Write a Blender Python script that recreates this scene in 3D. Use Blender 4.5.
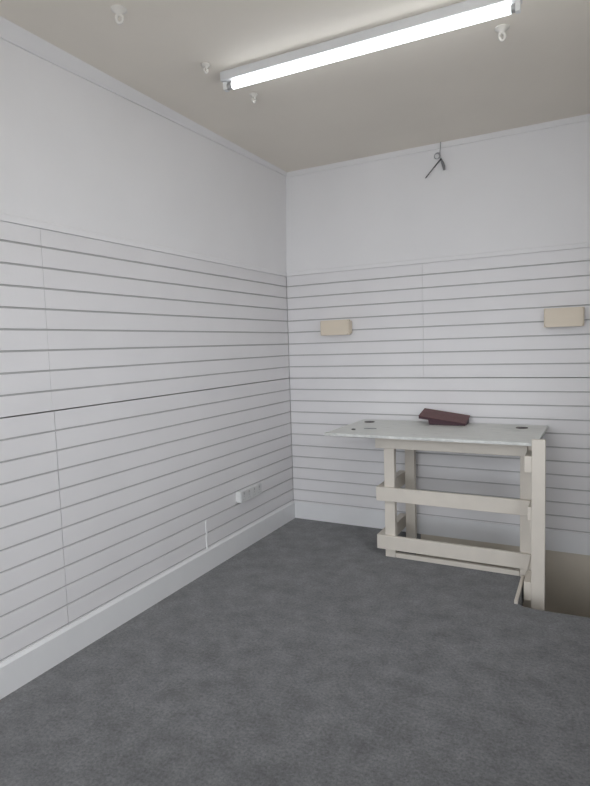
import bpy, bmesh, math, random
from mathutils import Vector, Matrix
random.seed(7)
S = bpy.context.scene
C = S.collection
for o in list(bpy.data.objects):
    bpy.data.objects.remove(o)

# ------------------------------------------------------------------ camera
cd = bpy.data.cameras.new('camera')
cam = bpy.data.objects.new('camera', cd); C.objects.link(cam)
cd.sensor_fit = 'VERTICAL'; cd.sensor_height = 36.0; cd.lens = 563.387 * 36.0 / 786.0
cd.clip_start = 0.05
RT = Vector((0.88623468, 0.46216771, -0.03145006))
UP = Vector((-0.01099475, 0.08885882, 0.99598355))
FW = Vector((-0.46310605, 0.88232937, -0.08383119))
m = Matrix.Identity(4)
for i in range(3):
    m[i][0] = RT[i]; m[i][1] = UP[i]; m[i][2] = -FW[i]
m.translation = (2.35699, -4.39512, 1.54839)
cam.matrix_world = m
S.camera = cam

# ------------------------------------------------------------------ world, lights, exposure
W = bpy.data.worlds.new('overcast_sky'); S.world = W; W.use_nodes = True
nt = W.node_tree; bg = nt.nodes['Background']
bg.inputs['Color'].default_value = (0.90, 0.945, 1.0, 1); bg.inputs['Strength'].default_value = 4.95
# daylight portal in the shopfront behind the camera
pl = bpy.data.lights.new('shopfront_daylight', 'AREA'); pl.shape = 'RECTANGLE'; pl.size = 2.54; pl.size_y = 2.7
pl.cycles.is_portal = True
po = bpy.data.objects.new('shopfront_daylight', pl); C.objects.link(po)
po.location = (1.4, -6.45, 1.485); po.rotation_euler = (math.radians(-90), 0, math.pi)
TUBE_STRENGTH = 4.6
pl2 = bpy.data.lights.new('added_window_portal', 'AREA'); pl2.shape = 'RECTANGLE'; pl2.size = 1.2; pl2.size_y = 1.65  # portal for the made-up side window that brightens the left wall
pl2.cycles.is_portal = True
po2 = bpy.data.objects.new('added_window_portal', pl2); C.objects.link(po2)
po2.location = (2.85, -2.35, 2.025); po2.rotation_euler = (math.radians(90), 0, math.radians(90))
S.view_settings.view_transform = 'Standard'; S.view_settings.look = 'None'
S.view_settings.exposure = 0.27; S.view_settings.gamma = 1.0; S.view_settings.use_curve_mapping = False

# ------------------------------------------------------------------ materials
def srgb(r, g, b):
    def f(c):
        c /= 255.0
        return c / 12.92 if c <= 0.04045 else ((c + 0.055) / 1.055) ** 2.4
    return (f(r), f(g), f(b), 1)

def mat(name, col, rough=0.6, var=0.0, scale=6.0, bump=0.0, bscale=60.0, col2=None, metallic=0.0, detail=4, spec=0.5):
    M = bpy.data.materials.new(name); M.use_nodes = True
    n = M.node_tree.nodes; l = M.node_tree.links; b = n['Principled BSDF']
    b.inputs['Base Color'].default_value = col; b.inputs['Roughness'].default_value = rough
    b.inputs['Metallic'].default_value = metallic; b.inputs['Specular IOR Level'].default_value = spec
    tc = n.new('ShaderNodeTexCoord')
    if var or col2:
        nz = n.new('ShaderNodeTexNoise'); nz.inputs['Scale'].default_value = scale; nz.inputs['Detail'].default_value = detail
        l.new(tc.outputs['Object'], nz.inputs['Vector'])
        r = n.new('ShaderNodeValToRGB'); l.new(nz.outputs['Fac'], r.inputs['Fac'])
        r.color_ramp.elements[0].position = 0.3; r.color_ramp.elements[1].position = 0.7
        c1 = tuple(c * (1 - var) for c in col[:3]) + (1,)
        c2 = col2 or (tuple(min(1, c * (1 + var)) for c in col[:3]) + (1,))
        r.color_ramp.elements[0].color = c1; r.color_ramp.elements[1].color = c2
        l.new(r.outputs['Color'], b.inputs['Base Color'])
    if bump:
        n2 = n.new('ShaderNodeTexNoise'); n2.inputs['Scale'].default_value = bscale; n2.inputs['Detail'].default_value = 5
        l.new(tc.outputs['Object'], n2.inputs['Vector'])
        bp = n.new('ShaderNodeBump'); bp.inputs['Strength'].default_value = bump; bp.inputs['Distance'].default_value = 0.004
        l.new(n2.outputs['Fac'], bp.inputs['Height']); l.new(bp.outputs['Normal'], b.inputs['Normal'])
    return M

M_plaster = mat('white_wall_paint', (0.835, 0.825, 0.835, 1), 0.7, 0.02, 1.5, 0.15, 40)
M_slat = mat('white_slat_paint', (0.80, 0.785, 0.795, 1), 0.5, 0.02, 2.5, 0.1, 50)
M_groove = mat('groove_backing', (0.5, 0.49, 0.49, 1), 0.8)
M_joint = mat('grey_caulk', (0.45, 0.44, 0.45, 1), 0.8)
M_skirt = mat('white_gloss_paint', (0.80, 0.80, 0.81, 1), 0.4, 0.02, 4)
M_ceil = mat('beige_ceiling_paint', (0.87, 0.815, 0.735, 1), 0.8, 0.03, 1.2, 0.2, 25)
M_cream = mat('cream_wood_paint', (0.735, 0.68, 0.605, 1), 0.5, 0.03, 8, 0.1, 40)
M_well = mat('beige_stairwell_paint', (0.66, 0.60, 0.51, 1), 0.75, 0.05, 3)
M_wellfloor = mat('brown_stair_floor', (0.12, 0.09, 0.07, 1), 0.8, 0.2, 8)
M_fit = mat('cream_fitting_plastic', (0.74, 0.65, 0.53, 1), 0.5, 0.02, 8)
M_wplastic = mat('white_plastic', (0.78, 0.78, 0.77, 1), 0.35)
M_hook = mat('off_white_plastic', (0.78, 0.75, 0.70, 1), 0.35)
M_metalw = mat('white_enamelled_steel', (0.70, 0.70, 0.71, 1), 0.35)
M_grey = mat('grey_cable', (0.22, 0.22, 0.23, 1), 0.5)
M_lgrey = mat('light_grey_cable', (0.36, 0.36, 0.37, 1), 0.5)
M_black = mat('black_rubber', (0.02, 0.02, 0.022, 1), 0.5)
M_maroon = mat('maroon_leatherette', srgb(108, 73, 73), 0.5, 0.08, 30, 0.3, 300)
M_maroond = mat('dark_maroon_lining', srgb(78, 52, 60), 0.6, 0.08, 30)
M_paper = mat('white_paper', (0.75, 0.74, 0.72, 1), 0.8)
M_brownhole = mat('dark_brown_grommet', (0.045, 0.03, 0.022, 1), 0.5)
M_socketgrey = mat('grey_switch', (0.42, 0.42, 0.42, 1), 0.4)  # one grey for the switches and the socket slots
M_plate = mat('shaded_plate_plastic', (0.66, 0.66, 0.66, 1), 0.4)  # greyer plastic that also paints in the shade of the socket front
M_filler = mat('bright_white_filler', (0.92, 0.92, 0.92, 1), 0.3)

def carpet():
    M = bpy.data.materials.new('grey_carpet'); M.use_nodes = True
    n = M.node_tree.nodes; l = M.node_tree.links; b = n['Principled BSDF']
    b.inputs['Roughness'].default_value = 0.95; b.inputs['Specular IOR Level'].default_value = 0.1
    b.inputs['Diffuse Roughness'].default_value = 1.0; b.inputs['Sheen Weight'].default_value = 0.25; b.inputs['Sheen Roughness'].default_value = 0.6
    tc = n.new('ShaderNodeTexCoord')
    def noise(sc, det, rg=0.6):
        z = n.new('ShaderNodeTexNoise'); z.inputs['Scale'].default_value = sc; z.inputs['Detail'].default_value = det
        z.inputs['Roughness'].default_value = rg; l.new(tc.outputs['Object'], z.inputs['Vector']); return z
    big = noise(7, 8, 0.72); fine = noise(75, 5, 0.8)
    r = n.new('ShaderNodeValToRGB'); l.new(big.outputs['Fac'], r.inputs['Fac'])
    r.color_ramp.elements[0].position = 0.3; r.color_ramp.elements[1].position = 0.72
    r.color_ramp.elements[0].color = (0.074, 0.074, 0.076, 1); r.color_ramp.elements[1].color = (0.168, 0.168, 0.172, 1)
    r2 = n.new('ShaderNodeValToRGB'); l.new(fine.outputs['Fac'], r2.inputs['Fac'])
    r2.color_ramp.elements[0].position = 0.3; r2.color_ramp.elements[1].position = 0.7
    r2.color_ramp.elements[0].color = (0.5, 0.5, 0.5, 1); r2.color_ramp.elements[1].color = (1.5, 1.5, 1.5, 1)
    mx = n.new('ShaderNodeMix'); mx.data_type = 'RGBA'; mx.blend_type = 'MULTIPLY'; mx.inputs['Factor'].default_value = 1.0
    l.new(r.outputs['Color'], mx.inputs[6]); l.new(r2.outputs['Color'], mx.inputs[7])
    l.new(mx.outputs[2], b.inputs['Base Color'])
    bp = n.new('ShaderNodeBump'); bp.inputs['Strength'].default_value = 0.3; bp.inputs['Distance'].default_value = 0.005
    l.new(fine.outputs['Fac'], bp.inputs['Height']); l.new(bp.outputs['Normal'], b.inputs['Normal'])
    return M
M_carpet = carpet()

def worn_top():
    M = bpy.data.materials.new('pale_worn_laminate'); M.use_nodes = True
    n = M.node_tree.nodes; l = M.node_tree.links; b = n['Principled BSDF']
    b.inputs['Roughness'].default_value = 0.35
    tc = n.new('ShaderNodeTexCoord')
    mp = n.new('ShaderNodeMapping'); mp.inputs['Scale'].default_value = (5, 16, 5); l.new(tc.outputs['Object'], mp.inputs['Vector'])
    z = n.new('ShaderNodeTexNoise'); z.inputs['Scale'].default_value = 1.6; z.inputs['Detail'].default_value = 8; z.inputs['Roughness'].default_value = 0.7
    l.new(mp.outputs['Vector'], z.inputs['Vector'])
    r = n.new('ShaderNodeValToRGB'); l.new(z.outputs['Fac'], r.inputs['Fac'])
    e = r.color_ramp.elements
    e[0].position = 0.30; e[0].color = (0.50, 0.51, 0.475, 1)
    e[1].position = 0.42; e[1].color = (0.70, 0.71, 0.675, 1)
    x = e.new(0.75); x.color = (0.76, 0.76, 0.72, 1)
    l.new(r.outputs['Color'], b.inputs['Base Color'])
    return M
M_top = worn_top()

M_tube = bpy.data.materials.new('lit_fluorescent_glass'); M_tube.use_nodes = True
_b = M_tube.node_tree.nodes['Principled BSDF']
_b.inputs['Base Color'].default_value = (0.9, 0.9, 0.9, 1)
_b.inputs['Emission Color'].default_value = (0.93, 0.97, 1.0, 1); _b.inputs['Emission Strength'].default_value = TUBE_STRENGTH

M_glass = bpy.data.materials.new('shopfront_glass'); M_glass.use_nodes = True
_n = M_glass.node_tree.nodes; _l = M_glass.node_tree.links; _n.remove(_n['Principled BSDF'])
_t = _n.new('ShaderNodeBsdfTransparent'); _g = _n.new('ShaderNodeBsdfGlossy'); _g.inputs['Roughness'].default_value = 0.02
_x = _n.new('ShaderNodeMixShader'); _x.inputs[0].default_value = 0.06
_l.new(_t.outputs[0], _x.inputs[1]); _l.new(_g.outputs[0], _x.inputs[2]); _l.new(_x.outputs[0], _n['Material Output'].inputs['Surface'])

# ------------------------------------------------------------------ mesh helpers
class MB:
    def __init__(s): s.bm = bmesh.new()
    def box(s, x0, x1, y0, y1, z0, z1, bevel=0.0, seg=2):
        return s.hexa([(x0, y0, z0), (x1, y0, z0), (x1, y1, z0), (x0, y1, z0), (x0, y0, z1), (x1, y0, z1), (x1, y1, z1), (x0, y1, z1)], bevel, seg)
    def hexa(s, p, bevel=0.0, seg=2):
        v = [s.bm.verts.new(q) for q in p]
        fs = [s.bm.faces.new([v[i] for i in f]) for f in ((3, 2, 1, 0), (4, 5, 6, 7), (0, 1, 5, 4), (1, 2, 6, 5), (2, 3, 7, 6), (3, 0, 4, 7))]
        if bevel:
            ed = list({e for f in fs for e in f.edges})
            bmesh.ops.bevel(s.bm, geom=ed, offset=bevel, segments=seg, affect='EDGES', profile=0.5)
        return s
    def prism(s, poly, z0, z1):
        a = [s.bm.verts.new((x, y, z0)) for x, y in poly]; b = [s.bm.verts.new((x, y, z1)) for x, y in poly]
        n = len(poly)
        s.bm.faces.new(a[::-1]); s.bm.faces.new(b)
        for i in range(n): s.bm.faces.new((a[i], a[(i + 1) % n], b[(i + 1) % n], b[i]))
        return s
    def cyl(s, p0, p1, r0, r1=None, seg=20):
        p0 = Vector(p0); p1 = Vector(p1); r1 = r0 if r1 is None else r1
        d = (p1 - p0).normalized(); a = d.orthogonal().normalized(); b = d.cross(a)
        A = []; B = []
        for i in range(seg):
            t = 2 * math.pi * i / seg; u = a * math.cos(t) + b * math.sin(t)
            A.append(s.bm.verts.new(p0 + u * r0)); B.append(s.bm.verts.new(p1 + u * r1))
        s.bm.faces.new(A[::-1]); s.bm.faces.new(B)
        for i in range(seg): s.bm.faces.new((A[i], A[(i + 1) % seg], B[(i + 1) % seg], B[i]))
        return s
    def lathe(s, prof, o=(0, 0, 0), seg=24):   # profile of (r, z); axis z
        rings = []
        for r, z in prof:
            rings.append([s.bm.verts.new((o[0] + r * math.cos(2 * math.pi * i / seg), o[1] + r * math.sin(2 * math.pi * i / seg), o[2] + z)) for i in range(seg)])
        for A, B in zip(rings, rings[1:]):
            for i in range(seg): s.bm.faces.new((A[i], A[(i + 1) % seg], B[(i + 1) % seg], B[i]))
        s.bm.faces.new(rings[0][::-1]); s.bm.faces.new(rings[-1])
        return s
    def tube(s, pts, r, seg=10, closed=False):
        pts = [Vector(p) for p in pts]; n = len(pts); rings = []
        ref = Vector((0.3, 0.5, 0.81)).normalized()
        for i, p in enumerate(pts):
            q = pts[(i + 1) % n] if (closed or i < n - 1) else p
            o = pts[i - 1] if (closed or i > 0) else p
            d = (q - o).normalized(); a = (ref - d * ref.dot(d)).normalized(); b = d.cross(a)
            rr = r[i] if isinstance(r, (list, tuple)) else r
            rings.append([s.bm.verts.new(p + (a * math.cos(2 * math.pi * k / seg) + b * math.sin(2 * math.pi * k / seg)) * rr) for k in range(seg)])
        for i in range(n if closed else n - 1):
            A = rings[i]; B = rings[(i + 1) % n]
            for k in range(seg): s.bm.faces.new((A[k], A[(k + 1) % seg], B[(k + 1) % seg], B[k]))
        if not closed: s.bm.faces.new(rings[0][::-1]); s.bm.faces.new(rings[-1])
        return s
    def build(s, name, material, parent=None, smooth=False, kind=None, label=None):
        bmesh.ops.recalc_face_normals(s.bm, faces=s.bm.faces[:])
        me = bpy.data.meshes.new(name); s.bm.to_mesh(me); s.bm.free()
        me.materials.append(material)
        if smooth:
            for p in me.polygons: p.use_smooth = True
            me.set_sharp_from_angle(angle=math.radians(40))
        o = bpy.data.objects.new(name, me); C.objects.link(o)
        if parent:
            o.parent = parent; o.matrix_parent_inverse = Matrix.Translation(-Vector(parent.location)) if parent.type == 'EMPTY' else Matrix.Identity(4)
        if kind: o['kind'] = kind
        if label: o['label'] = label
        return o

def thing(name, label, cat, loc, group=None):
    o = bpy.data.objects.new(name, None); C.objects.link(o); o.location = loc; o.empty_display_size = 0.1
    return tag(o, label, cat, group)
def tag(o, label, cat, group=None):
    o['label'] = label; o['category'] = cat
    if group: o['group'] = group
    return o

# ------------------------------------------------------------------ room shell
CEIL = 3.024; X1 = 2.80; Y0 = -6.4
# carpeted floor with the stairwell cut out, its edge slightly uneven
edge = [(1.158, 0.0), (1.158, -0.545)]
edge += [(1.158 + 0.817 * t / 8, -0.545 + 0.006 * math.sin(t * 1.7)) for t in range(1, 9)]
edge += [(1.998, -0.56), (2.000, -0.78), (2.0, -0.99), (2.03, -1.012), (2.10, -1.022), (2.2, -1.018), (2.35, -1.008), (2.6, -1.012), (2.75, -1.01), (2.75, 0.0)]
floor_poly = [(0, Y0), (0, 0)] + edge + [(X1, 0), (X1, Y0)]
MB().prism(floor_poly, -0.12, 0.0).build('floor', M_carpet, kind='structure')
# stairwell below
w = MB()
w.box(1.0, 2.80, 0.0, 0.1, -1.5, 0.0)            # back
w.box(1.035, 1.158, -0.545, 0.0, -1.5, -0.121)    # left end
w.box(1.035, 1.99, -0.65, -0.555, -1.5, -0.121)   # under the front edge
w.box(1.90, 1.99, -1.1, -0.65, -1.5, -0.121)
w.box(1.99, 2.80, -1.12, -1.03, -1.5, -0.121)
w.box(2.75, 2.80, -1.03, 0.0, -1.5, -0.121)
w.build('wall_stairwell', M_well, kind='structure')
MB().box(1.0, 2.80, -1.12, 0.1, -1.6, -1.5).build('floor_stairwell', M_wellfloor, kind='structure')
MB().box(-0.15, X1 + 0.1, Y0 - 0.1, 0.15, CEIL, CEIL + 0.1).build('ceiling', M_ceil, kind='structure')

SZ = [0.163 + 0.1 * (19 - k) for k in range(20)]    # slot heights, top to bottom
TOPZ = 2.150
def slats(bmb, place, a0, a1, zlist, z_lo, z_hi, gap=0.0095):
    """boards between slots; place(a0,a1,d0,d1,z0,z1) adds a box with depth d from the wall face"""
    zs = sorted(z for z in zlist if z_lo + 0.001 < z < z_hi - 0.001)
    lo = z_lo
    for z in zs + [z_hi]:
        hi = z - gap / 2 if z != z_hi else z_hi
        place(bmb, a0, a1, -0.016, 0.0, lo, hi)
        lo = z + gap / 2
    return bmb
def pl_left(b, a0, a1, d0, d1, z0, z1): b.box(d0, d1, a0, a1, z0, z1, 0.0008, 1)
def pl_back(b, a0, a1, d0, d1, z0, z1): b.box(a0, a1, -d1, -d0, z0, z1, 0.0008, 1)

# left wall: backing + leaning plaster above + slat panels
JZ = SZ[8]
wl = MB(); wl.box(-0.12, -0.010, Y0, 0.12, -0.12, JZ - 0.004); wl.box(-0.12, -0.010, Y0, 0.12, JZ + 0.004, TOPZ); wl.box(-0.12, -0.06, Y0, 0.12, JZ - 0.004, JZ + 0.004)
wl_o = wl.build('wall_left', M_groove, kind='structure')
MB().hexa([(-0.12, -2.5, TOPZ), (0.004, -2.5, TOPZ), (0.004, 0.12, TOPZ), (-0.12, 0.12, TOPZ),
           (-0.12, -2.5, CEIL), (0.0052, -2.5, CEIL), (0.034, 0.12, CEIL), (-0.12, 0.12, CEIL)]).build('plaster', M_plaster, wl_o)
MB().hexa([(-0.12, Y0, TOPZ), (0.004, Y0, TOPZ), (0.004, -2.5, TOPZ), (-0.12, -2.5, TOPZ),
           (-0.12, Y0, CEIL), (0.005, Y0, CEIL), (0.005, -2.5, CEIL), (-0.12, -2.5, CEIL)]).build('plaster', M_plaster, wl_o)
for a0, a1 in ((Y0, -2.4955), (-2.4945, -0.003)):
    slats(MB(), pl_left, a0, a1, SZ, JZ + 0.0032, TOPZ - 0.0008).build('slat_panel', M_slat, wl_o)
for a0, a1 in ((Y0, -2.4867), (-2.4833, -0.003)):
    slats(MB(), pl_left, a0, a1, SZ, 0.05, JZ - 0.0032).build('slat_panel', M_slat, wl_o)
# back wall
wb_o = MB().box(-0.12, X1 + 0.1, 0.010, 0.15, 0.0, JZ - 0.004).box(-0.12, X1 + 0.1, 0.010, 0.15, JZ + 0.004, TOPZ).box(-0.12, X1 + 0.1, 0.06, 0.15, JZ - 0.004, JZ + 0.004).build('wall_back', M_groove, kind='structure')
MB().box(-0.12, X1 + 0.1, -0.004, 0.15, TOPZ, CEIL).build('plaster', M_plaster, wb_o)
for a0, a1 in ((0.003, 1.1995), (1.2005, X1)):
    slats(MB(), pl_back, a0, a1, SZ, JZ + 0.0032, TOPZ - 0.0008).build('slat_panel', M_slat, wb_o)
slats(MB(), pl_back, 0.003, X1, SZ, 0.012, JZ - 0.0032).build('slat_panel', M_slat, wb_o)

# skirtings
b = MB(); b.hexa([(0.0, Y0, 0), (0.018, Y0, 0), (0.018, 0, 0), (0.0, 0, 0), (0.0, Y0, 0.153), (0.018, Y0, 0.141), (0.018, 0, 0.141), (0.0, 0, 0.153)])
b.build('baseboard_left', M_skirt, kind='structure')
b = MB(); b.hexa([(0.018, -0.012, 0.002), (X1, -0.012, 0.002), (X1, -0.0005, 0.002), (0.018, -0.0005, 0.002),
                  (0.018, -0.008, 0.150), (X1, -0.008, 0.150), (X1, -0.0005, 0.154), (0.018, -0.0005, 0.154)])
b.build('baseboard_back', M_skirt, kind='structure')
# capping bead above the slats and narrow cove under the ceiling
MB().hexa([(0.004, Y0, TOPZ), (0.009, Y0, TOPZ), (0.009, -0.004, TOPZ), (0.004, -0.004, TOPZ),
           (0.004, Y0, 2.186), (0.008, Y0, 2.180), (0.008, -0.004, 2.180), (0.004, -0.004, 2.186)]).build('trim_1', M_plaster, kind='structure')
MB().hexa([(0.013, -0.012, TOPZ + .002), (X1, -0.012, TOPZ + .002), (X1, -0.004, TOPZ + .002), (0.013, -0.004, TOPZ + .002),
           (0.013, -0.007, 2.180), (X1, -0.007, 2.180), (X1, -0.004, 2.186), (0.013, -0.004, 2.186)]).build('trim_2', M_plaster, kind='structure')
MB().hexa([(0.003, -2.5, 2.960), (0.016, -2.5, 2.960), (0.044, -0.004, 2.994), (0.031, -0.004, 2.994),
           (0.003, -2.5, CEIL), (0.056, -2.5, CEIL), (0.048, -0.004, CEIL), (0.031, -0.004, CEIL)]).hexa(
          [(0.003, Y0, 2.960), (0.016, Y0, 2.960), (0.016, -2.5, 2.960), (0.003, -2.5, 2.960),
           (0.003, Y0, CEIL), (0.075, Y0, CEIL), (0.056, -2.5, CEIL), (0.003, -2.5, CEIL)]).build('trim_3', M_plaster, kind='structure')
MB().hexa([(0.045, -0.015, 2.984), (X1, -0.015, 2.984), (X1, -0.004, 2.984), (0.045, -0.004, 2.984),
           (0.045, -0.017, CEIL), (X1, -0.017, CEIL), (X1, -0.004, CEIL), (0.045, -0.004, CEIL)]).build('trim_4', M_plaster, kind='structure')
# white filler strip low on the left panels
MB().box(0.0, 0.006, -1.311, -1.294, 0.152, 0.360, 0.002, 1).build('trim_5', M_filler, kind='structure')
# white lips round the stairwell opening
MB().box(1.132, 1.965, -0.574, -0.546, 0.0005, 0.034, 0.003).build('trim_6', M_cream, kind='structure')
MB().box(1.979, 1.999, -1.0, -0.60, 0.0005, 0.022, 0.003).build('trim_7', M_cream, kind='structure')

# unseen guard right of the frame, added to shade the low right side
MB().box(2.50, 2.80, -1.10, -1.03, 0.0, 0.95).box(2.48, 2.80, -1.115, -1.015, 0.95, 0.98).build('wall_shade_blocker', M_well, kind='structure')
# pavement outside, added to cut light from below onto the ceiling
MB().prism([(-15, Y0 - 0.12), (-15, -25), (25, -25), (25, 5), (X1 + 0.12, 5), (X1 + 0.12, Y0 - 0.12)], -0.25, -0.13).build('floor_pavement', mat('grey_paving', (0.40, 0.39, 0.37, 1), 0.8, 0.1, 2), kind='structure')
# right wall and glazed shopfront (behind the camera)
SY0, SY1, SZ0, SZ1 = -2.95, -1.75, 1.2, 2.85
rw = MB(); rw.box(X1, X1 + 0.1, Y0, SY0, 0, CEIL); rw.box(X1, X1 + 0.1, SY1, 0.0, 0, CEIL)
rw.box(X1, X1 + 0.1, SY0, SY1, 0, SZ0); rw.box(X1, X1 + 0.1, SY0, SY1, SZ1, CEIL)
rw.build('wall_right', mat('beige_wall_paint', (0.58, 0.54, 0.49, 1), 0.7), kind='structure')  # placed near and kept dull so the right side falls darker
w2 = MB(); w2.box(X1 + 0.02, X1 + 0.08, SY0, SY0 + 0.05, SZ0, SZ1); w2.box(X1 + 0.02, X1 + 0.08, SY1 - 0.05, SY1, SZ0, SZ1)  # invented window out of view, put in to light the left wall
w2.box(X1 + 0.02, X1 + 0.08, SY0 + 0.05, SY1 - 0.05, SZ0, SZ0 + 0.05); w2.box(X1 + 0.02, X1 + 0.08, SY0 + 0.05, SY1 - 0.05, SZ1 - 0.05, SZ1)
w2o = w2.build('window_added', M_metalw, kind='structure')
MB().box(X1 + 0.047, X1 + 0.053, SY0 + 0.05, SY1 - 0.05, SZ0 + 0.05, SZ1 - 0.05).build('pane', M_glass, w2o)
f = MB(); WX0, WX1, WZ0, WZ1 = 0.12, 2.68, 0.12, 2.85
f.box(-0.1, WX0, Y0 - 0.1, Y0, 0, CEIL); f.box(WX1, X1 + 0.1, Y0 - 0.1, Y0, 0, CEIL)
f.box(WX0, WX1, Y0 - 0.1, Y0, 0, WZ0); f.box(WX0, WX1, Y0 - 0.1, Y0, WZ1, CEIL)
f.build('wall_front', M_plaster, kind='structure')
w1 = MB(); fr = 0.05
w1.box(WX0, WX0 + fr, Y0 - 0.08, Y0 - 0.02, WZ0, WZ1); w1.box(WX1 - fr, WX1, Y0 - 0.08, Y0 - 0.02, WZ0, WZ1)
w1.box(WX0 + fr, WX1 - fr, Y0 - 0.08, Y0 - 0.02, WZ0, WZ0 + fr); w1.box(WX0 + fr, WX1 - fr, Y0 - 0.08, Y0 - 0.02, WZ1 - fr, WZ1)
w1o = w1.build('window_1', M_metalw, kind='structure')
MB().box(WX0 + fr, WX1 - fr, Y0 - 0.053, Y0 - 0.047, WZ0 + fr, WZ1 - fr).build('pane', M_glass, w1o)

# ------------------------------------------------------------------ counter built over the stairwell
ct = thing('counter', 'cream wooden counter with pale worn top and open rails beside the stairwell opening', 'counter', (1.10, -0.55, 0))
tp = MB()
tp.prism([(0.700, -0.003 - 0.010), (0.680, -0.768), (2.062, -0.768), (2.082, -0.70), (2.098, -0.013)], 0.902, 0.920)
topo = tp.build('tabletop', M_top, ct, label='pale grey worn counter top')
MB().box(0.681, 2.056, -0.7715, -0.768, 0.9005, 0.9205, 0.001, 1).build('edge_strip', mat('worn_white_edge', (0.66, 0.66, 0.64, 1), 0.5, 0.15, 20), ct, label='white worn front edge')
for gx, gy in ((0.800, -0.160), (1.938, -0.175)):
    MB().lathe([(0.039, 0.0), (0.042, 0.0015), (0.040, 0.003), (0.032, 0.0025), (0.0, 0.001)][:4], (gx, gy, 0.920)).build('cable_hole', M_brownhole, ct, smooth=True, label='dark round cable hole')
BV = 0.0025
MB().box(1.000, 2.012, -0.600, -0.576, 0.800, 0.900, BV).build('apron', M_cream, ct)
MB().box(1.055, 1.130, -0.575, -0.525, 0.0, 0.901, BV).build('post', M_cream, ct)
MB().box(1.081, 1.156, -0.150, -0.100, 0.0, 0.901, BV).build('post', M_cream, ct)
MB().box(1.967, 2.050, -0.575, -0.525, -0.145, 0.901, BV).build('post', M_cream, ct)
MB().box(2.055, 2.131, -0.803, -0.773, -0.45, 0.946, BV).build('post', M_cream, ct)
MB().hexa([(1.0, -.6, .416), (2.022, -.6, .416), (2.022, -.576, .416), (1.0, -.576, .416), (1.0, -.6, .517), (2.036, -.6, .517), (2.036, -.576, .517), (1.0, -.576, .517)], BV).build('front_rail', M_cream, ct)
MB().hexa([(1.0, -.6, .062), (2.018, -.6, .062), (2.018, -.576, .062), (1.0, -.576, .062), (1.0, -.6, .164), (2.036, -.6, .164), (2.036, -.576, .164), (1.0, -.576, .164)], BV).build('front_rail', M_cream, ct)
MB().box(1.000, 1.0545, -0.5755, -0.036, 0.415, 0.517, BV).build('side_rail', M_cream, ct)
MB().box(1.000, 1.0545, -0.5755, -0.036, 0.062, 0.164, BV).build('side_rail', M_cream, ct)
for xa, z0, z1 in ((2.014, 0.742, 0.842), (2.034, 0.447, 0.530), (2.012, -0.055, 0.060)):
    MB().box(xa, 2.0545, -0.796, -0.602, z0, z1, BV).build('side_rail', M_cream, ct)

# ------------------------------------------------------------------ folder, stick and scrap on the counter
fo = thing('folder', 'brown maroon leather folder lying half open on the counter top', 'folder', (1.38, -0.12, 0.92))
A, B_, Cc, D = Vector((1.207, -0.200, 0.989)), Vector((1.560, -0.200, 0.941)), Vector((1.557, -0.022, 0.979)), Vector((1.209, -0.022, 1.027))
nu = (B_ - A).cross(D - A).normalized(); n1 = nu * 0.004; n2 = nu * 0.0045; n3 = nu * 0.017; iw = Vector((0.002, 0.004, 0))
MB().hexa([A - n1, B_ - n1, Cc - n1, D - n1, A, B_, Cc, D], 0.001).build('cover', M_maroon, fo)
n4 = nu * 0.025
MB().hexa([A + iw - n4, B_ - n3 + Vector((-0.004, 0.004, 0)), Cc - n3 - iw, D - n4, A + iw - n2, B_ - n2 + Vector((-0.004, 0.004, 0)), Cc - n2 - iw, D - n2], 0.002).build('inner_cover', M_maroond, fo, label='darker inner cover')
lowt = lambda x, y: 0.989 - (x - 1.207) * 0.136 + (y + 0.2) * 0.2135 - 0.019
MB().hexa([(1.285, -0.186, 0.9205), (1.550, -0.186, 0.9205), (1.550, -0.03, 0.9205), (1.285, -0.03, 0.9205),
           (1.275, -0.186, lowt(1.275, -0.186)), (1.550, -0.186, lowt(1.55, -0.186)), (1.550, -0.03, lowt(1.55, -0.03)), (1.275, -0.03, lowt(1.275, -0.03))], 0.002).build('gusset', M_maroond, fo, label='dark folded lining under the cover')
MB().hexa([(1.228, -0.185, lowt(1.225, -0.17) - 0.018), (1.50, -0.17, lowt(1.50, -0.17) - 0.003), (1.50, -0.04, lowt(1.50, -0.04) - 0.003), (1.225, -0.04, lowt(1.225, -0.04) - 0.016),
           (1.228, -0.185, lowt(1.225, -0.17)), (1.50, -0.17, lowt(1.50, -0.17)), (1.50, -0.04, lowt(1.50, -0.04)), (1.225, -0.04, lowt(1.225, -0.04))]).build('paper', M_paper, fo, label='pale paper edge inside')
st = MB().tube([(0.888, -0.520, 0.9235), (0.92, -0.512, 0.9235), (0.975, -0.494, 0.9235)], [0.002, 0.003, 0.0022], 8).build('stick', M_grey, smooth=True)
tag(st, 'thin dark stick lying on the left end of the counter top', 'stick')
sc = MB().lathe([(0.013, 0.0), (0.017, 0.002), (0.013, 0.005), (0.004, 0.007)], (0.822, -0.565, 0.9203), 10).build('scrap', M_black, smooth=True)
tag(sc, 'small black scrap on the counter top near its front left corner', 'scrap')

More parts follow.
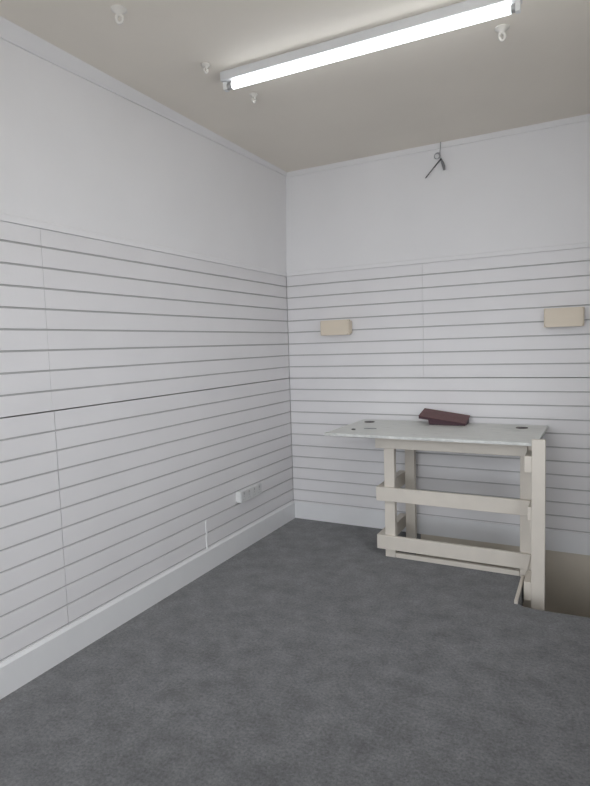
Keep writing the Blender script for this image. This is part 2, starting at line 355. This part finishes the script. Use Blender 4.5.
# ------------------------------------------------------------------ cream wall fittings
def wall_fitting(x0, x1, z0, z1, label, d=0.09, yw=-0.001):
    t = thing('wall_fitting', label, 'wall fitting', ((x0 + x1) / 2, yw, z0), 'cream wall fittings above the counter')
    MB().box(x0 + 0.012, x1 - 0.012, -0.012 + yw, yw, z0 + 0.010, z1 - 0.008, 0.002).build('back_plate', M_fit, t)
    r = 0.013; pts = [(x0, -0.012 + yw)]
    for k in range(7): a = math.pi + k * math.pi / 12; pts.append((x0 + r + r * math.cos(a), -d + r + r * math.sin(a)))
    for k in range(7): a = 1.5 * math.pi + k * math.pi / 12; pts.append((x1 - r + r * math.cos(a), -d + r + r * math.sin(a)))
    pts.append((x1, -0.012 + yw))
    cvr = MB().prism(pts, z0, z1)
    hz = [e for e in cvr.bm.edges if abs(e.verts[0].co.z - e.verts[1].co.z) < 1e-6]
    bmesh.ops.bevel(cvr.bm, geom=hz, offset=0.010, segments=3, affect='EDGES')
    cvr.build('cover', M_fit, t, smooth=True)
    return t
wall_fitting(0.352, 0.610, 1.625, 1.748, 'cream oblong wall fitting on the back wall nearest the room corner')
wall_fitting(2.070, 2.321, 1.620, 1.750, 'cream oblong wall fitting on the back wall at the right edge, above counter end')

# ------------------------------------------------------------------ power socket on the left wall
ps = thing('power_socket', 'white surface mounted power socket low on the left slatted wall', 'power socket', (0, -0.77, 0.38))
MB().box(0.0005, 0.040, -0.917, -0.622, 0.380, 0.463, 0.003).build('back_box', M_wplastic, ps)
for y0 in (-0.917, -0.769):
    fp = MB().box(0.0402, 0.050, y0, y0 + 0.1465, 0.379, 0.464, 0.003).build('faceplate', M_plate, ps)
    for k in range(2):
        yc = y0 + 0.037 + k * 0.072
        MB().box(0.0502, 0.0535, yc - 0.006, yc + 0.006, 0.437, 0.455, 0.001).build('switch', M_socketgrey, fp)
        h = MB(); h.box(0.0502, 0.0508, yc - 0.003, yc + 0.003, 0.419, 0.429); h.box(0.0502, 0.0508, yc - 0.014, yc - 0.007, 0.399, 0.403); h.box(0.0502, 0.0508, yc + 0.007, yc + 0.014, 0.399, 0.403)
        h.build('socket_hole', M_socketgrey, fp)

# ------------------------------------------------------------------ fluorescent light
fl = thing('fluorescent_light', 'lit white fluorescent batten light on the beige ceiling', 'ceiling light', (1.33, -1.70, CEIL))
L0 = Vector((0.580, -1.730, 0)); L1 = Vector((2.085, -1.695, 0)); ax = (L1 - L0).normalized(); sd = Vector((-ax.y, ax.x, 0))
def lp(t, s, z): p = L0.lerp(L1, t) + sd * s; return (p.x, p.y, z)
def lbox(t0, t1, s0, s1, z0, z1, bev): return MB().hexa([lp(t0, s0, z0), lp(t1, s0, z0), lp(t1, s1, z0), lp(t0, s1, z0), lp(t0, s0, z1), lp(t1, s0, z1), lp(t1, s1, z1), lp(t0, s1, z1)], bev)
lbox(0, 1, -0.032, 0.032, 2.977, 3.0237, 0.003).build('batten', M_metalw, fl)
for t0, t1 in ((0.004, 0.020), (0.983, 0.997)):
    lbox(t0, t1, -0.016, 0.016, 2.933, 2.975, 0.003).build('lamp_holder', M_wplastic, fl)
TZ = 2.953
for t0, t1 in ((0.020, 0.040), (0.971, 0.983)):
    MB().cyl(lp(t0, 0, TZ), lp(t1, 0, TZ), 0.0175).build('end_cap', mat('grey_metal_cap', (0.45, 0.45, 0.45, 1), 0.35, metallic=0.6), fl, smooth=True)
MB().cyl(lp(0.040, 0, TZ), lp(0.971, 0, TZ), 0.019).build('tube', M_tube, fl, smooth=True)

# ------------------------------------------------------------------ ceiling hooks
def hook(x, y, s, ang, label):
    t = thing('ceiling_hook', label, 'hook', (x, y, CEIL), 'white ceiling hooks')
    MB().lathe([(0.034 * s, -0.0003), (0.034 * s, -0.005 * s), (0.026 * s, -0.009 * s), (0.018 * s, -0.016 * s), (0.010 * s, -0.026 * s)], (x, y, CEIL)).build('base', M_hook, t, smooth=True)
    R = 0.013 * s; zc = CEIL - 0.040 * s; ca, sa = math.cos(ang), math.sin(ang)
    pts = [(x + ca * R * math.cos(q), y + sa * R * math.cos(q), zc + R * 1.35 * math.sin(q)) for q in [2 * math.pi * k / 28 for k in range(28)]]
    MB().tube(pts, 0.007 * s, 10, True).build('ring', M_hook, t, smooth=True)
hook(0.533, -2.447, 1.0, 0.45, 'white ceiling hook nearest the left wall at the front, far from the light')
hook(0.562, -1.862, 0.72, 1.2, 'small white ceiling hook just left of the fluorescent light end')
hook(0.594, -1.436, 0.80, 1.0, 'small white ceiling hook behind the left end of the fluorescent light')
hook(1.970, -1.420, 1.0, 0.45, 'white ceiling hook beside the right end of the fluorescent light')

# ------------------------------------------------------------------ loose cable by the back wall
hc = thing('hanging_cable', 'loose grey cable with small coil and black end hanging by the back wall', 'cable', (1.355, -0.03, CEIL))
MB().tube([(1.356, -0.030, CEIL - 0.0005), (1.354, -0.031, 2.985), (1.349, -0.030, 2.955), (1.350, -0.030, 2.93), (1.352, -0.03, 2.905)], 0.0028, 8).build('cord', M_lgrey, hc, smooth=True)
cpts = []
for k in range(49):
    q = 2 * math.pi * k / 16 + 0.6; rr = 0.023 - 0.0045 * (k / 48)
    cpts.append((1.332 + rr * math.cos(q) - 0.003 * (k // 16), -0.036 + 0.004 * k / 16, 2.926 + rr * math.sin(q)))
MB().tube(cpts, 0.0022, 8).build('coil', M_lgrey, hc, smooth=True)
MB().tube([(1.360, -0.034, 2.902), (1.300, -0.040, 2.838), (1.243, -0.044, 2.776)], [0.005, 0.0042, 0.0042], 8).build('black_sleeve', M_black, hc, smooth=True, label='straight black sleeved end')
MB().tube([(1.356, -0.028, 2.900), (1.366, -0.027, 2.875), (1.376, -0.026, 2.845), (1.379, -0.026, 2.818)], [0.005, 0.010, 0.011, 0.008], 10).build('connector', M_grey, hc, smooth=True, label='grey connector')
